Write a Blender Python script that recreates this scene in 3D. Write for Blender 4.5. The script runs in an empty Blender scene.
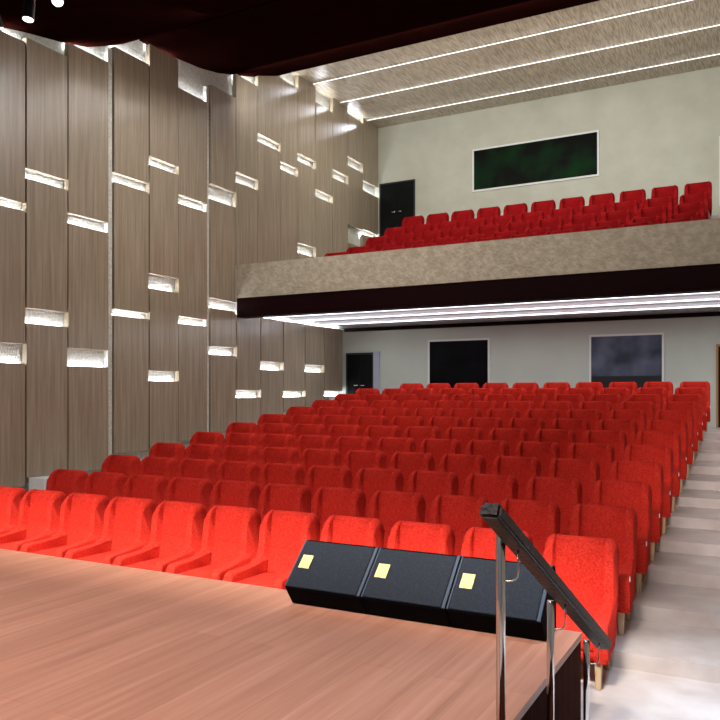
import bpy, bmesh, math, random
from math import radians, sin, cos, pi
from mathutils import Vector, Matrix
random.seed(7)
COL = bpy.context.scene.collection

# ------------------------------------------------------------------ materials
def nodes(name):
    m = bpy.data.materials.new(name); m.use_nodes = True
    nt = m.node_tree; b = nt.nodes['Principled BSDF']
    return m, nt, b
def lin(c):
    return tuple(((x/255)/12.92 if x/255 <= .04045 else ((x/255+.055)/1.055)**2.4) for x in c) + (1,)
def mat(name, rgb, rough=.5, metal=0, spec=.5, rgb2=None, scale=(1,1,1), nscale=5, detail=4, bump=0, bscale=None, bdist=.01, coat=0, contrast=(.3,.7)):
    m, nt, b = nodes(name)
    b.inputs['Base Color'].default_value = lin(rgb); b.inputs['Roughness'].default_value = rough
    b.inputs['Metallic'].default_value = metal; b.inputs['Specular IOR Level'].default_value = spec
    if coat: b.inputs['Coat Weight'].default_value = coat; b.inputs['Coat Roughness'].default_value = .15
    tc = nt.nodes.new('ShaderNodeTexCoord'); mp = nt.nodes.new('ShaderNodeMapping')
    mp.inputs['Scale'].default_value = scale; nt.links.new(tc.outputs['Object'], mp.inputs['Vector'])
    if rgb2:
        n = nt.nodes.new('ShaderNodeTexNoise'); n.inputs['Scale'].default_value = nscale; n.inputs['Detail'].default_value = detail
        r = nt.nodes.new('ShaderNodeValToRGB'); r.color_ramp.elements[0].color = lin(rgb); r.color_ramp.elements[1].color = lin(rgb2)
        r.color_ramp.elements[0].position, r.color_ramp.elements[1].position = contrast
        nt.links.new(mp.outputs[0], n.inputs['Vector']); nt.links.new(n.outputs['Fac'], r.inputs['Fac']); nt.links.new(r.outputs['Color'], b.inputs['Base Color'])
    if bump:
        n2 = nt.nodes.new('ShaderNodeTexNoise'); n2.inputs['Scale'].default_value = bscale or nscale; n2.inputs['Detail'].default_value = 3
        bp = nt.nodes.new('ShaderNodeBump'); bp.inputs['Strength'].default_value = bump; bp.inputs['Distance'].default_value = bdist
        nt.links.new(mp.outputs[0], n2.inputs['Vector']); nt.links.new(n2.outputs['Fac'], bp.inputs['Height']); nt.links.new(bp.outputs[0], b.inputs['Normal'])
    return m
def emis(name, rgb, s):
    m, nt, b = nodes(name)
    b.inputs['Base Color'].default_value = lin(rgb); b.inputs['Emission Color'].default_value = lin(rgb); b.inputs['Emission Strength'].default_value = s
    return m

M = {}
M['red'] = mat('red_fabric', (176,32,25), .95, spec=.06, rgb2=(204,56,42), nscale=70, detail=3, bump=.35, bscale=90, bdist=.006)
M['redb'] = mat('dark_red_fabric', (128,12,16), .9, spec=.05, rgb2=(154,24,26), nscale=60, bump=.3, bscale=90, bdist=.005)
M['legwood'] = mat('leg_wood', (205,175,140), .5, rgb2=(180,146,108), scale=(6,6,1), nscale=8)
M['plaster'] = mat('left_plaster', (220,221,212), .9, rgb2=(188,188,176), nscale=24, bump=.5, bscale=40, bdist=.02)
M['backwall'] = mat('back_wall_plaster', (198,200,186), .85, rgb2=(184,186,170), nscale=1.5, bump=.35, bscale=9, bdist=.02)
M['lowwall'] = mat('lower_back_wall_paint', (196,204,192), .85, rgb2=(188,196,186), nscale=1.2, bump=.1, bscale=20, bdist=.005)
M['fascia'] = mat('fascia_stucco', (178,168,148), .85, rgb2=(160,149,128), nscale=9, bump=.9, bscale=16, bdist=.03, contrast=(.35,.62))
M['burg'] = mat('burgundy_lacquer', (22,3,5), .5, spec=.04, rgb2=(24,4,6), scale=(1,6,14), nscale=5, bump=.25, bscale=12, bdist=.01)
M['canopy'] = mat('canopy_lacquer', (27,7,5), .6, spec=.0, rgb2=(20,5,4), nscale=1.5)
M['black'] = mat('black_metal', (18,19,21), .5)
M['chrome'] = mat('chrome', (215,212,208), .16, metal=1)
M['steel'] = mat('brushed_steel', (190,180,170), .25, metal=1)
M['glassdark'] = mat('dark_glass', (6,7,8), .12, spec=.5)
M['doorblack'] = mat('black_door', (10,12,13), .4, spec=.1)
M['white'] = mat('white_frame', (225,228,226), .5)
M['lilac'] = mat('pale_metal_jamb', (170,176,196), .4)
M['tan'] = mat('tan_door_frame', (170,120,70), .5)
M['spkside'] = mat('grey_cheek', (56,62,75), .7, spec=.15)
M['spkbody'] = mat('black_cabinet', (4,4,5), .9, spec=.05)
M['plate'] = mat('pale_gold_plate', (206,186,120), .45, rgb2=(176,152,90), nscale=60, contrast=(.45,.7))
M['led'] = emis('led_strip', (240,244,255), 75)
M['ledb'] = emis('ceiling_led', (240,244,255), 5)
M['ledc'] = emis('ceiling_line_led', (245,246,255), 1.7)
M['glow'] = emis('lit_ceiling_glow', (222,226,234), .40)  # emission in place of light falling on the ceiling
M['lens'] = emis('lamp_lens', (255,255,255), 4)
M['tag'] = mat('white_seat_plate', (250,235,235), .4)

def grille_mat():
    m, nt, b = nodes('speaker_grille')
    b.inputs['Roughness'].default_value = .7; b.inputs['Specular IOR Level'].default_value = .2
    tc = nt.nodes.new('ShaderNodeTexCoord'); v = nt.nodes.new('ShaderNodeTexVoronoi'); v.inputs['Scale'].default_value = 90
    r = nt.nodes.new('ShaderNodeValToRGB'); r.color_ramp.elements[0].color = lin((6,8,12)); r.color_ramp.elements[1].color = lin((23,29,42))
    nt.links.new(tc.outputs['Object'], v.inputs['Vector']); nt.links.new(v.outputs['Distance'], r.inputs['Fac']); nt.links.new(r.outputs[0], b.inputs['Base Color'])
    return m
M['grille'] = grille_mat()

def wood_mat(name, c1, c2, c3, axis, rough, plank=None, coat=0, bump=.1, spec=.5):
    # fine grain stretched along one axis, with optional plank-to-plank variation across it
    m, nt, b = nodes(name); L = nt.links
    b.inputs['Roughness'].default_value = rough
    if coat: b.inputs['Coat Weight'].default_value = coat; b.inputs['Coat Roughness'].default_value = .2
    tc = nt.nodes.new('ShaderNodeTexCoord')
    b.inputs['Specular IOR Level'].default_value = spec
    sc = {'x':(.35,9,9),'y':(9,.35,9),'z':(9,9,.35)}[axis]
    mp = nt.nodes.new('ShaderNodeMapping'); mp.inputs['Scale'].default_value = sc; L.new(tc.outputs['Object'], mp.inputs['Vector'])
    n = nt.nodes.new('ShaderNodeTexNoise'); n.inputs['Scale'].default_value = 2.2; n.inputs['Detail'].default_value = 6; n.inputs['Roughness'].default_value = .65
    L.new(mp.outputs[0], n.inputs['Vector'])
    r = nt.nodes.new('ShaderNodeValToRGB'); e = r.color_ramp.elements
    e[0].color = lin(c1); e[0].position = .3; e[1].color = lin(c3); e[1].position = .7
    k = r.color_ramp.elements.new(.5); k.color = lin(c2)
    L.new(n.outputs['Fac'], r.inputs['Fac']); col = r.outputs['Color']
    if plank:
        br = nt.nodes.new('ShaderNodeTexBrick'); br.inputs['Color1'].default_value = (1,1,1,1); br.inputs['Color2'].default_value = (.84,.82,.8,1)
        br.inputs['Mortar'].default_value = (.7,.66,.62,1); br.inputs['Scale'].default_value = 1; br.inputs['Mortar Size'].default_value = .002
        br.inputs['Brick Width'].default_value = plank[0]; br.inputs['Row Height'].default_value = plank[1]
        m2 = nt.nodes.new('ShaderNodeMapping'); m2.inputs['Rotation'].default_value = (0,0,radians(plank[2])); L.new(tc.outputs['Object'], m2.inputs['Vector']); L.new(m2.outputs[0], br.inputs['Vector'])
        mx = nt.nodes.new('ShaderNodeMixRGB'); mx.blend_type = 'MULTIPLY'; mx.inputs[0].default_value = 1
        L.new(col, mx.inputs[1]); L.new(br.outputs['Color'], mx.inputs[2]); col = mx.outputs[0]
    L.new(col, b.inputs['Base Color'])
    bp = nt.nodes.new('ShaderNodeBump'); bp.inputs['Strength'].default_value = bump; bp.inputs['Distance'].default_value = .004
    L.new(n.outputs['Fac'], bp.inputs['Height']); L.new(bp.outputs[0], b.inputs['Normal'])
    return m
M['panel'] = wood_mat('panel_wood', (134,120,101), (153,139,118), (171,158,138), 'z', .34, bump=.10, spec=.5, coat=.5)
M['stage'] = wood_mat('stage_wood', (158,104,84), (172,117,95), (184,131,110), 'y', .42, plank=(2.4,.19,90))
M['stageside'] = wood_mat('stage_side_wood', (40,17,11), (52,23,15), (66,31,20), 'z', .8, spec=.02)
M['rail'] = mat('rail_wood', (14,5,4), .42, spec=.15, rgb2=(50,25,17), scale=(1,.45,1), nscale=55, bump=.9, bscale=40, bdist=.004, contrast=(.45,.68))

def floor_mat():
    m, nt, b = nodes('pale_marble_floor'); L = nt.links
    b.inputs['Roughness'].default_value = .38
    tc = nt.nodes.new('ShaderNodeTexCoord'); n = nt.nodes.new('ShaderNodeTexNoise'); n.inputs['Scale'].default_value = 2.5; n.inputs['Detail'].default_value = 6
    r = nt.nodes.new('ShaderNodeValToRGB'); r.color_ramp.elements[0].color = lin((182,166,158)); r.color_ramp.elements[1].color = lin((204,192,187))
    r.color_ramp.elements[0].position = .35; r.color_ramp.elements[1].position = .65
    L.new(tc.outputs['Object'], n.inputs['Vector']); L.new(n.outputs['Fac'], r.inputs['Fac']); L.new(r.outputs[0], b.inputs['Base Color'])
    return m
M['floor'] = floor_mat()

def ceil_mat():
    # beige ceiling boards brushed across the hall, slightly shiny
    m, nt, b = nodes('brushed_ceiling'); L = nt.links
    b.inputs['Roughness'].default_value = .33
    tc = nt.nodes.new('ShaderNodeTexCoord'); mp = nt.nodes.new('ShaderNodeMapping'); mp.inputs['Scale'].default_value = (26,2.2,1); L.new(tc.outputs['Object'], mp.inputs['Vector'])
    n = nt.nodes.new('ShaderNodeTexNoise'); n.inputs['Scale'].default_value = 1.5; n.inputs['Detail'].default_value = 5; L.new(mp.outputs[0], n.inputs['Vector'])
    r = nt.nodes.new('ShaderNodeValToRGB'); r.color_ramp.elements[0].color = lin((140,128,108)); r.color_ramp.elements[1].color = lin((196,186,164))
    r.color_ramp.elements[0].position = .35; r.color_ramp.elements[1].position = .65
    L.new(n.outputs['Fac'], r.inputs['Fac']); L.new(r.outputs[0], b.inputs['Base Color'])
    bp = nt.nodes.new('ShaderNodeBump'); bp.inputs['Strength'].default_value = .5; bp.inputs['Distance'].default_value = .01
    L.new(n.outputs['Fac'], bp.inputs['Height']); L.new(bp.outputs[0], b.inputs['Normal'])
    return m
M['ceil'] = ceil_mat()

def window_mat(name, top, mid, z0, z1):
    # dark glass: soft grey-blue sheen modelled as cloudy variation in the pane
    m, nt, b = nodes(name); L = nt.links
    b.inputs['Roughness'].default_value = .4; b.inputs['Specular IOR Level'].default_value = .04
    tc = nt.nodes.new('ShaderNodeTexCoord'); n = nt.nodes.new('ShaderNodeTexNoise'); n.inputs['Scale'].default_value = 1.6; n.inputs['Detail'].default_value = 2
    L.new(tc.outputs['Object'], n.inputs['Vector'])
    r = nt.nodes.new('ShaderNodeValToRGB'); r.color_ramp.elements[0].color = lin(top); r.color_ramp.elements[1].color = lin(mid)
    r.color_ramp.elements[0].position = z0; r.color_ramp.elements[1].position = z1
    L.new(n.outputs['Fac'], r.inputs['Fac']); L.new(r.outputs[0], b.inputs['Base Color'])
    return m
M['panereflect'] = window_mat('painted_reflection_glass', (58,64,76), (100,108,124), .36, .64)  # reflection in the dark pane, painted as blue-grey clouds
M['panegreen'] = window_mat('dark_green_glass', (10,12,9), (8,48,18), .4, .7)
M['paneblack'] = window_mat('black_glass', (10,10,12), (22,22,25), .4, .8)

# ------------------------------------------------------------------ mesh helpers
def box(bm, x0, x1, y0, y1, z0, z1):
    vs = [bm.verts.new(p) for p in ((x0,y0,z0),(x1,y0,z0),(x1,y1,z0),(x0,y1,z0),(x0,y0,z1),(x1,y0,z1),(x1,y1,z1),(x0,y1,z1))]
    fs = [bm.faces.new([vs[i] for i in f]) for f in ((3,2,1,0),(4,5,6,7),(0,1,5,4),(1,2,6,5),(2,3,7,6),(3,0,4,7))]
    return vs, fs
def obj(name, bm, m, parent=None, smooth=False, loc=None):
    me = bpy.data.meshes.new(name)
    bmesh.ops.recalc_face_normals(bm, faces=bm.faces[:])
    if smooth:
        for f in bm.faces: f.smooth = True
    bm.to_mesh(me); bm.free()
    for x in (m if isinstance(m, list) else [m]): me.materials.append(x)
    o = bpy.data.objects.new(name, me); COL.objects.link(o)
    if parent: o.parent = parent
    if loc: o.location = loc
    return o
def bxo(name, dims, m, parent=None, bev=0, loc=None):
    bm = bmesh.new(); box(bm, *dims)
    if bev: bmesh.ops.bevel(bm, geom=bm.edges[:], offset=bev, segments=2, affect='EDGES', profile=.5)
    return obj(name, bm, m, parent, loc=loc)
def empty(name, loc=(0,0,0), rz=0, parent=None):
    o = bpy.data.objects.new(name, None); COL.objects.link(o); o.location = loc; o.rotation_euler = (0,0,rz); o.empty_display_size = .1
    if parent: o.parent = parent
    return o
def tag(o, label=None, cat=None, group=None, kind=None):
    if label: o['label'] = label
    if cat: o['category'] = cat
    if group: o['group'] = group
    if kind: o['kind'] = kind
    return o
def prism(bm, poly, x0, x1, axis='x'):
    # extrude a (y,z) outline along x
    a = [bm.verts.new((x0,p[0],p[1])) for p in poly]; b = [bm.verts.new((x1,p[0],p[1])) for p in poly]
    n = len(poly); fa = bm.faces.new(a[::-1]); fb = bm.faces.new(b)
    for i in range(n): bm.faces.new((a[i], a[(i+1)%n], b[(i+1)%n], b[i]))
    return fa, fb
def tube(bm, pts, r, n=14):
    rings = []
    for i, p in enumerate(pts):
        p = Vector(p)
        if i == 0: d = Vector(pts[1])-p
        elif i == len(pts)-1: d = p-Vector(pts[i-1])
        else: d = (Vector(pts[i+1])-p).normalized()+(p-Vector(pts[i-1])).normalized()
        d.normalize(); up = Vector((0,1,0)) if abs(d.y) < .9 else Vector((1,0,0))
        u = d.cross(up).normalized(); v = d.cross(u)
        rr = r[i] if isinstance(r, (list,tuple)) else r
        rings.append([bm.verts.new(p+u*cos(2*pi*k/n)*rr+v*sin(2*pi*k/n)*rr) for k in range(n)])
    for a, b in zip(rings, rings[1:]):
        for k in range(n): bm.faces.new((a[k], a[(k+1)%n], b[(k+1)%n], b[k]))
    bm.faces.new(rings[0][::-1]); bm.faces.new(rings[-1])
def catmull(pts, n=4):
    out = []; N = len(pts)
    for i in range(N):
        p0, p1, p2, p3 = [Vector(pts[(i+k-1) % N]+(0,)) for k in range(4)]
        for s in range(n):
            t = s/n
            q = .5*((2*p1)+(p2-p0)*t+(2*p0-5*p1+4*p2-p3)*t*t+(3*p1-p0-3*p2+p3)*t**3)
            out.append((q.x, q.y))
    return out

# ------------------------------------------------------------------ room dimensions
XL, XR = -9.86, 3.0          # left panel face, far side wall
YB, YU = 17.576, 19.6        # lower and upper back walls
ROWP, RISE, YR0 = .9127, .1202, 5.92
YF = 12.96                   # balcony front

# floor: flat front, one tread per seat row, landing at the back
bm = bmesh.new()
box(bm, -10.1, XR, -4, YR0, -.2, 0)
for i in range(11):
    y0 = YR0+ROWP*i; y1 = y0+ROWP if i < 10 else YB+.1
    box(bm, -10.1, XR, y0, y1, -.2, RISE*(i+1))
tag(obj('floor', bm, M['floor']), kind='structure', label='pale stone floor rising in low steps beside the red seats')

# stepped plinth along the foot of the panelled wall
bm = bmesh.new()
for i in range(-1, 11):
    y0 = YR0+ROWP*i; y1 = y0+ROWP if i < 10 else YB-.02
    if i < 2: continue
    if i == 10: y0 = 16.7
    h = .40 if i == 2 else (.10 if i < 10 else .60)
    box(bm, XL+.02, XL+.34, y0+.06 if i > 2 else 7.85, y1+.06 if 2 < i < 10 else (8.62 if i == 2 else y1), RISE*(i+1)+.001, RISE*(i+1)+h)
tag(obj('trim_1', bm, M['white']), kind='structure', label='white stepped plinth at the foot of the panelled wall')

# side wall: plaster behind panels
wall_left = bxo('wall_left', (-10.2, -9.99, -4, YU+.15, -.2, 9.9), M['plaster'])
tag(wall_left, kind='structure', label='plaster side wall clad in staggered wooden panels with lit slots')
EDGE = [7.1,7.82,8.6,9.46,9.57,10.41,11.19,12.04,12.13,12.96,13.74,14.63,15.36,16.17,16.99,17.8,18.65,19.59]
cols = []   # (y0, y1, top, [(slot lo, slot hi)...], bottom)
def yr(a, b): return (EDGE[a]+.011, EDGE[b]-.011)
cols += [(5.62,6.34,7.5,[(3.35,3.5),(5.3,5.46)],0,1), (6.352,7.094,7.3,[(2.9,3.05),(5.9,6.05)],0,1)]
cols += [yr(0,1)+(7.307,[(2.479,2.775),(4.767,4.886)],0,1)]
cols += [yr(1,2)+(7.385,[(3.088,3.32),(5.267,5.422)],0,0)]
cols += [yr(2,3)+(7.624,[(2.471,2.758),(4.74,4.913)],0,1)]
cols += [yr(4,5)+(7.948,[(3.366,3.471),(5.64,5.806)],0,1)]
cols += [yr(5,6)+(8.325,[(2.259,2.443),(3.928,4.195),(6.15,6.306)],0,1)]
cols += [yr(6,7)+(7.809,[(3.355,3.49),(5.621,5.795)],0,1)]
cols += [yr(8,9)+(8.207,[(2.814,2.978),(3.744,3.938),(5.919,6.226)],0,0)]
cols += [yr(9,10)+(8.726,[(6.461,6.675)],4.72,1)]
cols += [yr(10,11)+(9.6,[(7.536,7.715)],4.72,0)]
cols += [yr(11,12)+(9.248,[(7.155,7.341)],4.72,1)]
cols += [yr(12,13)+(9.6,[(5.369,5.611),(7.541,7.734)],4.72,0)]
cols += [yr(13,14)+(9.204,[(6.874,7.062)],4.72,1)]
cols += [yr(14,15)+(9.6,[(7.548,7.769)],5.2,0)]
cols += [yr(15,16)+(9.444,[(6.025,6.509),(8.071,8.313)],5.2,1)]
cols += [yr(16,17)+(9.6,[(6.40,6.55),(7.613,7.893)],5.2,0)]
LOW = [12.985,13.85,14.74,15.67,16.58,17.53]
for i, s in enumerate([(1.942,2.103),(2.555,2.734),(1.95,2.086),(2.555,2.727),(1.963,2.091)]):
    cols += [(LOW[i]+.015, LOW[i+1]-.015, 3.70, [s], 0, 1)]
for (y0, y1, top, slots, bot, lit) in cols:
    z = bot
    th = random.choice((0,0,.008,-.006))
    segs = []
    for lo, hi in sorted(slots): segs.append((z, lo)); z = hi
    segs.append((z, top))
    for k, (a, b) in enumerate(segs):
        if b-a < .03: continue
        base = 1.25 if y0 > 12.9 and bot == 0 else (.1 if y0 < 8 else .1)
        aa = max(a, 0.002)
        if a == 0 and y0 > YR0: aa = RISE*min(11, int((y0-YR0)/ROWP)+1)+.4
        if a == 0 and y1 > 17.4: aa = 2.05-.05 if False else 1.0
        o = bxo('wood_panel', (XL-.10, XL+th, y0, y1, aa, b), M['panel'], wall_left, bev=.004)
        # light strip lying on top of each lower panel of a slot
        is_slot = k < len(segs)-1
        if is_slot or lit:
            if is_slot and (y0 > 18.6 and b < 7): pass
            if is_slot and slots and abs(b-6.025) < .01: continue
            zo = 0 if is_slot else .018
            bxo('slot_light', (XL-.122, XL-.102, y0+.03, y1-.03, b-.028+zo, b-.005+zo), M['led'], wall_left)

for y0, y1 in ((9.468,9.562),(12.047,12.123)):
    bxo('plaster_reveal', (XL-.125, XL-.035, y0, y1, 0.9, 7.9 if y0 < 10 else 8.15), M['plaster'], wall_left)
# back walls
w = bxo('wall_back', (-10.2, XR, YB, YB+.2, -.2, 3.72), M['lowwall']); tag(w, kind='structure', label='pale grey-green rear wall under the balcony')
w = bxo('wall_upper_back', (-9.985, XR, YU, YU+.2, 5.0, 9.9), M['backwall']); tag(w, kind='structure', label='cream plaster rear wall above the balcony seats')
w = bxo('wall_right', (XR, XR+.2, -4, YU+.2, -.2, 9.9), M['backwall']); tag(w, kind='structure', label='plain plaster side wall beyond the stair aisle')
tag(bxo('trim_2', (-9.8, XR, YB-.1, YB, 3.635, 3.72), M['burg']), kind='structure', label='dark red strip along the top of the rear wall')

# upper ceiling: boards dropping in small steps, each with a light line
bm = bmesh.new()
Ys = [12.0, 14.6, 15.95, 17.3, 18.78, YU]; ceil_z = 9.6
for i in range(5):
    # every board is a shallow wedge, thin edge towards the stage
    y0, y1 = Ys[i], Ys[i+1]
    a = [(y0, 9.9), (y1, 9.9), (y1, 9.60), (y0, 9.54)]
    prism(bm, a, -9.985, XR)
ceiling = obj('ceiling', bm, M['ceil']); tag(ceiling, kind='structure', label='beige brushed ceiling boards with thin light lines')
for y in Ys[1:5]:
    bxo('light_line', (-9.8, XR-.05, y-.010, y+.0, 9.545, 9.557), M['ledc'], ceiling)

# underside of balcony
bm = bmesh.new()
def slab(z0, z1, y0, y1): box(bm, -9.84, XR, y0, y1, z0, z1)
slab(3.74, 3.90, YF+.32, YU)
und = obj('ceiling_under_balcony', bm, mat('pale_satin_ceiling', (196,196,196), .3, rgb2=(170,168,166), scale=(30,1.5,1), nscale=2, bump=.3, bdist=.01)); tag(und, kind='structure', label='pale glossy ceiling under the balcony')
for y in (13.9, 14.95, 16.1):
    t = empty('ceiling_light_bar', (-3.5, y, 3.735)); tag(t, {13.9:'long white light bar under the balcony, just behind the dark beam', 14.95:'long white light bar under the balcony, middle of the three', 16.1:'long white light bar under the balcony, closest to the rear wall'}[y], 'light', 'light bars under the balcony')
    bxo('housing', (-6.2, 6.4, -.07, .07, -.03, 0), M['white'], t, bev=.006)
    bxo('glow_plate', (-6.18, 6.38, -.36, .36, -.022, -.002), M['glow'], t)  # added glowing plate, stands in for the lit ceiling around the bar
    bxo('diffuser', (-6.15, 6.35, -.035, .035, -.042, -.0305), M['ledb'], t)

# balcony: stepped seating deck, parapet and dark beam below it
TIER = [(13.72,4.02),(14.70,4.31),(15.65,4.70),(16.62,5.10),(17.64,5.57)]   # wing front Y, floor z
bm = bmesh.new(); prev = YF+.15
for i, (y, z) in enumerate(TIER):
    y0 = y-.83 if i else YF+.15
    y1 = TIER[i+1][0]-.83 if i < 4 else 17.98
    box(bm, -9.84, XR, y0, y1, 3.9, z)
box(bm, -9.84, XR, 17.98, YU, 3.9, 5.80)
tag(obj('floor_balcony', bm, M['floor']), kind='structure', label='stepped pale floor of the balcony')
bm = bmesh.new(); box(bm, XL+.006, XR, YF, YF+.15, 4.022, 4.712)
tag(obj('wall_parapet', bm, M['fascia']), kind='structure', label='beige stucco balcony parapet')
bm = bmesh.new(); box(bm, XL+.006, XR, YF+.02, YF+.32, 3.622, 4.022)
tag(obj('trim_3', bm, M['burg']), kind='structure', label='dark burgundy beam under the balcony parapet')
# narrow stair beside the balcony seats
bm = bmesh.new()
for i in range(10):
    y0 = 14.2+i*.375
    box(bm, -.85, 2.9, y0, 17.975 if i < 9 else YU-.01, 3.97+.24*i, 3.97+.24*(i+1) if i < 9 else 6.36)
tag(obj('floor_balcony_stair', bm, M['floor']), kind='structure', label='pale stair climbing beside the balcony seats')

# dark undulating canopy hung over the front of the hall
prof = [(-1,6.95),(3,6.9),(5.0,6.98),(6.4,7.2),(7.46,7.42),(7.98,7.53),(8.58,7.64),(9.1,7.77),(9.47,7.93),(9.9,8.14),(10.36,8.42)]
prof2 = [(10.30,8.36),(10.6,8.36),(11.17,8.41),(11.96,8.49),(12.5,8.59),(13.1,8.76),(13.8,8.98),(14.47,9.22)]
bm = bmesh.new()
def sheet(p, up):
    poly = [(a,b) for a, b in p] + [(p[-1][0], p[-1][1]+up), (p[0][0], p[0][1]+up)]
    a = [bm.verts.new((-9.99,q[0],q[1])) for q in poly]; b = [bm.verts.new((XR,q[0],q[1])) for q in poly]
    n = len(poly)
    for i in range(n): bm.faces.new((a[i],a[(i+1)%n],b[(i+1)%n],b[i]))
    # end caps as quads strip
    k = len(p)
sheet(prof, .06); sheet(prof2, .06)
tag(obj('ceiling_canopy', bm, M['canopy'], smooth=False), kind='structure', label='dark burgundy curved canopy over the stalls')

# ------------------------------------------------------------------ stage
bm = bmesh.new(); box(bm, -9.85, -.994, -3.5, 4.685, .56, .6)
stage = obj('stage', bm, M['stage']); tag(stage, 'low stage with reddish brown plank floor facing the seats', 'stage')
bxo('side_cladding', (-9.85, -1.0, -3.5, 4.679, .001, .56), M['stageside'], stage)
st = empty('stage_steps', (0,0,0)); tag(st, 'dark wooden steps beside the stage end, below the handrail', 'steps')
for i in range(4):
    bxo('tread', (-.99, .3, 2.55+.35*i, 2.9+.35*i, .001, .52-.13*i), M['stageside'], st, bev=.004)

# stage monitors
W = .58
def monitor(i, label):
    t = empty('stage_monitor', (-2.876+W*i, 0, .6)); tag(t, label, 'speaker', 'stage monitors in a row on the stage edge')
    poly = [(4.405,.002),(4.31,.133),(4.585,.398),(4.625,.396),(4.66,.33),(4.655,.002)]
    bm = bmesh.new(); prism(bm, poly, .0, W-.004)
    bmesh.ops.bevel(bm, geom=bm.edges[:], offset=.004, segments=2, affect='EDGES')
    obj('cabinet', bm, M['spkbody'], t)
    # grille lies on the sloping face
    A = Vector((0,4.585,.398)); B = Vector((0,4.31,.133)); n = Vector((0,-.265,.275)).normalized()
    def slab2(bm, x0, x1, t0, t1, h):
        a = A+(B-A)*t0; b = A+(B-A)*t1
        q = [a+n*.001, b+n*.001, b+n*h, a+n*h]
        p = [(v.y, v.z) for v in q]; prism(bm, p, x0, x1)
    bm = bmesh.new(); slab2(bm, .014, W-.034, .02, .985, .012); bmesh.ops.bevel(bm, geom=bm.edges[:], offset=.003, segments=2, affect='EDGES'); g = obj('grille', bm, M['grille'], t)
    for a, b in ((.002,.011),(W-.030,W-.010)):
        bm = bmesh.new(); slab2(bm, a, b, 0, .99, .009); obj('cheek_strip', bm, M['spkside'], t)
    bm = bmesh.new(); slab2(bm, .045, .125, .33, .60, .016); obj('badge', bm, M['plate'], g)
    return t
monitor(0, 'black wedge monitor on the stage edge, farthest from the handrail')
monitor(1, 'black wedge monitor on the stage edge, middle one of the three')
monitor(2, 'black wedge monitor on the stage edge, partly hidden behind the handrail post')

# handrail
hr = empty('handrail', (-.87,3.6,0)); tag(hr, 'sloping dark wooden handrail on steel posts beside the stage', 'handrail')
def rz(y): return 1.638-.513*(y-2.57)
bm = bmesh.new()
y0, y1 = 2.60, 4.70
sl = math.atan(.513)
box(bm, -.046, .046, -(y1-y0)/2/cos(sl), (y1-y0)/2/cos(sl), -.034, .034)
for v in bm.verts:
    if v.co.y < 0: v.co.x *= .85; v.co.z *= .85
bmesh.ops.bevel(bm, geom=bm.edges[:], offset=.012, segments=3, affect='EDGES')
bmesh.ops.rotate(bm, verts=bm.verts[:], cent=(0,0,0), matrix=Matrix.Rotation(-sl, 3, 'X'))
bmesh.ops.translate(bm, verts=bm.verts[:], vec=(0,(y0+y1)/2-3.6,rz((y0+y1)/2)))
obj('rail', bm, M['rail'], hr, smooth=False)
for k, (py, pz, pb) in enumerate(((2.905,1.50,.523),(3.676,1.04,.133),(4.492,.62,.002))):
    bm = bmesh.new(); tube(bm, [(-.058,py-3.6,pb),(-.058,py-3.6,pz-.004),(-.058,py-3.6,pz)], [.018,.018,.014], 20); obj('post', bm, M['chrome'], hr, smooth=True)
    bm = bmesh.new(); h = rz(py)
    pts = [(-.05,py-3.6,h-.16),(-.03,py-3.6,h-.165),(-.005,py-3.6,h-.16),(.008,py-3.6,h-.145),(.012,py-3.6,h-.12),(.012,py-3.6,h-.04)]
    tube(bm, pts, .004, 8); obj('bracket', bm, M['steel'], hr, smooth=True)

# ------------------------------------------------------------------ chair
def side_outline():
    p = [(-.45,.185),(-.478,.22),(-.488,.33),(-.482,.42),(-.455,.458),(-.40,.466),(-.28,.470),(-.15,.480),(-.07,.505),(-.028,.56),(-.012,.64),(-.004,.74),(.006,.82),(.03,.885),(.085,.93),
         (.15,.942),(.205,.92),(.22,.86),(.195,.70),(.155,.50),(.115,.32),(.085,.20),(.03,.178),(-.20,.176)]
    return catmull(p, 3)
def flare(bm, s):
    for v in bm.verts:
        d = min(1, max(0, (s*v.co.x-.197)/.068))
        if v.co.z > .78: v.co.z -= .042*d*d*min(1, (v.co.z-.78)/.1)   # rounded outer shoulder
        f = max(0, -(v.co.y+.05))*.10                      # arms open slightly towards the front
        v.co.x += s*f
        if v.co.y < -.05 and s*v.co.x < .225+f: v.co.x -= s*.028*min(1, -(v.co.y+.05)/.12)
        if v.co.z > .6: v.co.x -= s*.02*(v.co.z-.6)/.34*max(0,(.2-v.co.y)/.2)*.6
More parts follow.
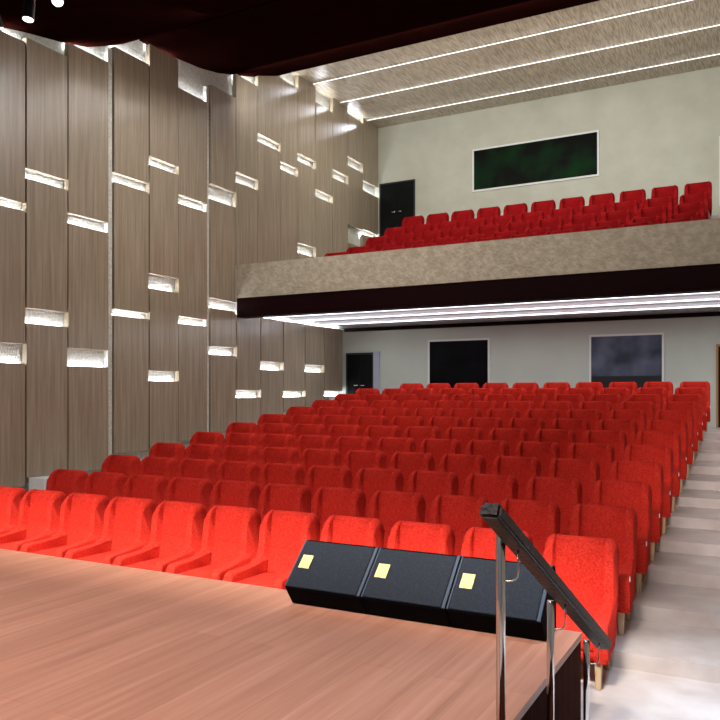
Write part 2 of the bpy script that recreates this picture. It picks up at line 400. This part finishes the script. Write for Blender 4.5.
def make_chair(fab):
    root = empty('theatre_chair')
    for s in (-1, 1):
        bm = bmesh.new()
        fa, fb = prism(bm, side_outline(), s*.265-(.068 if s > 0 else 0), s*.265+(.068 if s < 0 else 0))
        ed = list({e for f in (fa, fb) for e in f.edges})
        bmesh.ops.bevel(bm, geom=ed, offset=.026, segments=4, affect='EDGES', profile=.5)
        flare(bm, s)
        obj('wing_arm', bm, fab, root, smooth=True)
    bm = bmesh.new()   # padded inner back, reclined, rounded top
    prism(bm, [(.02,.36),(.06,.60),(.085,.80),(.10,.905),(.122,.936),(.165,.938),(.19,.89),(.175,.70),(.135,.45),(.08,.20),(.0,.20)], -.2, .2)
    bmesh.ops.bevel(bm, geom=bm.edges[:], offset=.012, segments=2, affect='EDGES')
    obj('backrest', bm, fab, root, smooth=True)
    bm = bmesh.new(); vs, fs = box(bm, -.210, .210, -.470, .05, .26, .385)
    for v in vs:
        if v.co.y < 0: v.co.x *= 1.06
    bmesh.ops.bevel(bm, geom=bm.edges[:], offset=.035, segments=4, affect='EDGES', profile=.6)
    obj('seat_cushion', bm, fab, root, smooth=True)
    bm = bmesh.new(); vs, fs = box(bm, -.210, .210, -.455, .03, .18, .275)
    for v in vs:
        if v.co.y < 0: v.co.x *= 1.06
    bmesh.ops.bevel(bm, geom=bm.edges[:], offset=.012, segments=2, affect='EDGES')
    obj('seat_base', bm, fab, root, smooth=True)
    for x, y in ((-.235,-.425),(.235,-.425),(-.21,.02),(.21,.02)):
        bm = bmesh.new()
        r0, r1 = .017, .024
        vs = [bm.verts.new((x+a*r0, y+b*r0, 0)) for a, b in ((-1,-1),(1,-1),(1,1),(-1,1))]+[bm.verts.new((x+a*r1, y+b*r1, .19)) for a, b in ((-1,-1),(1,-1),(1,1),(-1,1))]
        for f in ((3,2,1,0),(4,5,6,7),(0,1,5,4),(1,2,6,5),(2,3,7,6),(3,0,4,7)): bm.faces.new([vs[i] for i in f])
        bmesh.ops.bevel(bm, geom=bm.edges[:], offset=.004, segments=1, affect='EDGES')
        obj('leg', bm, M['legwood'], root)
    return root
def dup(root):
    r = root.copy(); COL.objects.link(r)
    for ch in root.children:
        c = ch.copy(); COL.objects.link(c); c.parent = r
    return r
ORD = ['first','second','third','fourth','fifth','sixth','seventh','eighth','ninth','tenth','eleventh','twelfth']
proto = make_chair(M['red']); used = False
allchairs = []
for r in range(12):
    for j in range(11 if r < 11 else 10):
        if not used: c = proto; used = True
        else: c = dup(proto)
        c.location = (-1.538-.66*j+.265, 5.84+ROWP*r, RISE*r)
        row = 'front row' if r == 0 else ('back row' if r == 11 else ORD[r]+' row')
        pos = 'end seat by the stair aisle' if j == 0 else (ORD[j]+' seat from the stair aisle')
        if j == 10: pos = 'end seat by the panelled wall'
        tag(c, 'red wing chair in the %s of the stalls, %s' % (row, pos), 'chair', 'red wing chairs in the stalls, '+row)
        allchairs.append((r, j, c))
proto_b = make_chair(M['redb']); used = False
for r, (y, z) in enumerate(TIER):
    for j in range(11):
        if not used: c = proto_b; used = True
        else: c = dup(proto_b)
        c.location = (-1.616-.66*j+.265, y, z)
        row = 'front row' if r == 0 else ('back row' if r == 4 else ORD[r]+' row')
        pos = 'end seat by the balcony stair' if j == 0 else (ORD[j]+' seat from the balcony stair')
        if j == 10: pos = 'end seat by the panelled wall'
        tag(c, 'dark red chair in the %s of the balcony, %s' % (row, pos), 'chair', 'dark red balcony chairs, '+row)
# small white plates on the aisle-side arm of the end chairs
bm = bmesh.new(); box(bm, .300, .306, -.46, -.43, .435, .475); bmesh.ops.bevel(bm, geom=bm.edges[:], offset=.002, segments=1, affect='EDGES')
plate0 = None
for r, j, c in allchairs:
    if j == 0 and r >= 1:
        if plate0 is None: plate0 = obj('arm_plate', bm, M['tag'], c); p = plate0
        else: p = plate0.copy(); COL.objects.link(p); p.parent = c

# ------------------------------------------------------------------ windows and doors
def window(name, x0, x1, z0, z1, y, pane, fw, label, sill=None):
    t = empty(name, ((x0+x1)/2, y, z0)); tag(t, label=label, kind='structure')
    hx = (x1-x0)/2; H = z1-z0
    bm = bmesh.new()
    for a in ((-hx,hx,-.03,-.002,H-fw,H),(-hx,hx,-.03,-.002,0,fw),(-hx,-hx+fw,-.03,-.002,fw,H-fw),(hx-fw,hx,-.03,-.002,fw,H-fw)): box(bm, *a)
    obj('frame', bm, M['white'], t)
    bxo('pane', (-hx+fw, hx-fw, -.016, -.004, fw, H-fw), pane, t)
    if sill: bxo('sill_band', (-hx+fw, hx-fw, -.024, -.0165, fw, sill-z0), M['black'], t)
window('window_1', -7.04, -3.74, 7.42, 8.56, YU, M['panegreen'], .045, 'wide dark green glass window above the balcony seats')
window('window_2', -7.47, -5.88, 1.9, 3.35, YB, M['paneblack'], .045, 'black glass window under the balcony nearest the double door')
window('window_3', -3.57, -2.0, 1.9, 3.335, YB, M['panereflect'], .045, 'dark glass window with painted blue-grey reflection under the balcony nearest the stair aisle', sill=2.41)
def door(name, x0, x1, z0, z1, y, label, jamb=None, frame=M['black'], HH=.52):
    t = empty(name, ((x0+x1)/2, y, z0)); tag(t, label=label, kind='structure')
    hx = (x1-x0)/2; H = z1-z0
    bm = bmesh.new()
    for a in ((-hx,hx,-.04,-.002,H-.04,H),(-hx,-hx+.04,-.04,-.002,0,H-.04),(hx-.04,hx,-.04,-.002,0,H-.04)): box(bm, *a)
    obj('door_frame', bm, frame, t)
    for s in (-1,1):
        xa, xb = (-hx+.04, -.004) if s < 0 else (.004, hx-.04)
        leaf = bxo('door_leaf', (xa, xb, -.028, -.004, .004, H-.044), M['doorblack'], t, bev=.003)
        bm = bmesh.new(); x = s*.04
        tube(bm, [(x,-.03,H*HH),(x,-.075,H*HH),(x+s*.10,-.08,H*HH),(x+s*.12,-.05,H*HH)], .012, 8)
        obj('door_handle', bm, M['chrome'], leaf, smooth=True)
    if jamb:
        bxo('jamb_panel', (hx, hx+jamb, -.05, -.002, 0, H+.02), M['lilac'], t)
door('door_1', -9.78, -8.97, RISE*11, 3.08, YB, 'black double door under the balcony with a pale metal jamb', jamb=.17)
door('door_2', -9.82, -8.72, 5.802, 7.99, YU, 'black double door at the back of the balcony by the panelled wall', HH=.61)
door('door_3', -.99, .2, RISE*11, 3.05, YB, 'black door with tan frame behind the stair aisle landing', frame=M['tan'])
door('door_4', -1.04, .1, 6.362, 7.97, YU, 'black door with white frame above the balcony stair', frame=M['white'])

# ------------------------------------------------------------------ spotlights on a pipe
pipe = empty('lighting_pipe', (-8, 6.12, 6.90)); tag(pipe, 'black lighting pipe under the dark canopy', 'pipe')
bm = bmesh.new(); tube(bm, [(-1.8,0,0),(6,0,0)], .025, 14); obj('bar', bm, M['black'], pipe, smooth=True)
bm = bmesh.new(); tube(bm, [(0,0,.02),(0,0,.25)], .012, 8); tube(bm, [(5,0,.02),(5,0,.25)], .012, 8); obj('hanger', bm, M['black'], pipe, smooth=True)
def spot(x, y, z, rx, ry, label, L=.26, r=.07):
    t = empty('spotlight', (x,y,z)); tag(t, label, 'spotlight', 'black spotlights under the canopy')
    R = (Matrix.Rotation(ry,3,'Y') @ Matrix.Rotation(rx,3,'X'))
    def place(bm): bmesh.ops.rotate(bm, verts=bm.verts[:], cent=(0,0,0), matrix=R)
    bm = bmesh.new()
    pr = [(0,.5*r),(-.02,.85*r),(-.06,r),(-L+.03,r),(-L+.028,r*1.06),(-L,r*1.06)]
    tube(bm, [(0,0,q[0]) for q in pr], [q[1] for q in pr], 28); place(bm); obj('housing', bm, M['black'], t, smooth=False)
    bm = bmesh.new(); tube(bm, [(0,0,-L-.001),(0,0,-L-.006)], [r*.92,r*.88], 28); place(bm); obj('lens', bm, M['lens'], t)
    bm = bmesh.new(); tube(bm, [(r+.006,0,-.1),(r+.02,0,0),(r*.5,0,.1),(0,0,.13),(-r*.5,0,.1),(-r-.02,0,0),(-r-.006,0,-.1)], .007, 8); obj('yoke', bm, M['steel'], t, smooth=True)
    return t
spot(-7.65, 6.12, 6.66, radians(-6), 0, 'black cylindrical spotlight hanging straight down under the canopy', L=.26, r=.065)
spot(-7.17, 6.12, 6.63, radians(-25), radians(-28), 'black cylindrical spotlight tilted towards the stage under the canopy', L=.24, r=.065)
spot(-8.30, 6.12, 6.67, radians(20), 0, 'black spotlight at the wall end of the lighting pipe', L=.2, r=.06)

# ------------------------------------------------------------------ lights
def area(name, loc, tgt, sx, sy, power, color=(1,1,1), spread=None):
    l = bpy.data.lights.new(name, 'AREA'); l.shape = 'RECTANGLE'; l.size = sx; l.size_y = sy; l.energy = power; l.color = color
    if spread: l.spread = radians(spread)
    o = bpy.data.objects.new(name, l); COL.objects.link(o); o.location = loc
    d = Vector(tgt)-Vector(loc); o.rotation_euler = d.to_track_quat('-Z','Y').to_euler()
    return o
def spotl(name, loc, tgt, power, ang, blend, r=.15, color=(1,1,1)):
    l = bpy.data.lights.new(name, 'SPOT'); l.energy = power; l.spot_size = radians(ang); l.spot_blend = blend; l.shadow_soft_size = r; l.color = color
    o = bpy.data.objects.new(name, l); COL.objects.link(o); o.location = loc
    d = Vector(tgt)-Vector(loc); o.rotation_euler = d.to_track_quat('-Z','Y').to_euler()
    return o
area('stage_wash', (-4,-.5,6.6), (-4,2.2,.6), 9, 2, 400, (1,.98,.99), spread=100)
area('front_row_wash', (-5.0,.6,5.6), (-5.0,5.35,.5), 8, .15, 80, (1,.97,.84), spread=18)
area('aisle_wash', (.6,3.2,6.6), (.5,4.6,0), 1.6, .3, 58, (.66,.82,1), spread=40)
area('aisle_front_fill', (.4,-1,4.4), (.4,11,.9), 1.2, .8, 22, (1,.93,.88), spread=26)  # added frontal fill, lifts the step risers
area('house_light', (-5.6,10.5,7.6), (-5.6,10.9,0), 6.6, 2, 145, (1,.95,.91))
area('panel_fill', (-6.6,9,6.7), (-9.9,9.5,3.6), .5, 8, 105, (1,.97,.92))  # added fill to brighten the wood panels, no fixture of the hall
area('rear_stalls', (-4,15.6,3.66), (-4,15.2,0), 10, 1.2, 80, (.95,.98,1))
area('balcony_light', (-4,15.5,9.2), (-4,17.6,4), 10, 1.5, 190, (1,.98,.95))
area('upper_wall', (-5,12.8,8.4), (-5,19.6,7.0), 9, .6, 130, (1,.98,.92))
area('ceiling_bounce', (-4,15.5,6.8), (-4,16.2,9.6), 9, 2, 60, (1,.97,.92))
area('parapet_fill', (-4,7.5,6.9), (-4,12.9,4.2), 9, .4, 30, (1,.97,.92), spread=60)  # added fill to brighten the balcony front
for yl, p in ((15.95,170),(17.3,170),(18.78,170)):
    spotl('added_streak_spot', (XL+.11, yl+.05, 9.45), (XL-.12, yl-4.6, 7.75), p, 14, 1, .03, (.86,.88,1))  # added spot, imitates a ceiling line mirrored in the glossy panels
wd = bpy.data.worlds.new('World'); bpy.context.scene.world = wd; wd.use_nodes = True
wd.node_tree.nodes['Background'].inputs[0].default_value = (.9,.93,1,1); wd.node_tree.nodes['Background'].inputs[1].default_value = .18

# ------------------------------------------------------------------ camera
cam = bpy.data.cameras.new('camera'); cam.sensor_width = 36; cam.lens = 768.32/720*36; cam.shift_y = 33.3/720; cam.clip_start = .05
co = bpy.data.objects.new('camera', cam); COL.objects.link(co); co.location = (0,0,2.032); co.rotation_euler = (radians(90),0,radians(28.098))
sc = bpy.context.scene; sc.camera = co
sc.view_settings.view_transform = 'Standard'; sc.view_settings.look = 'None'; sc.view_settings.exposure = 0
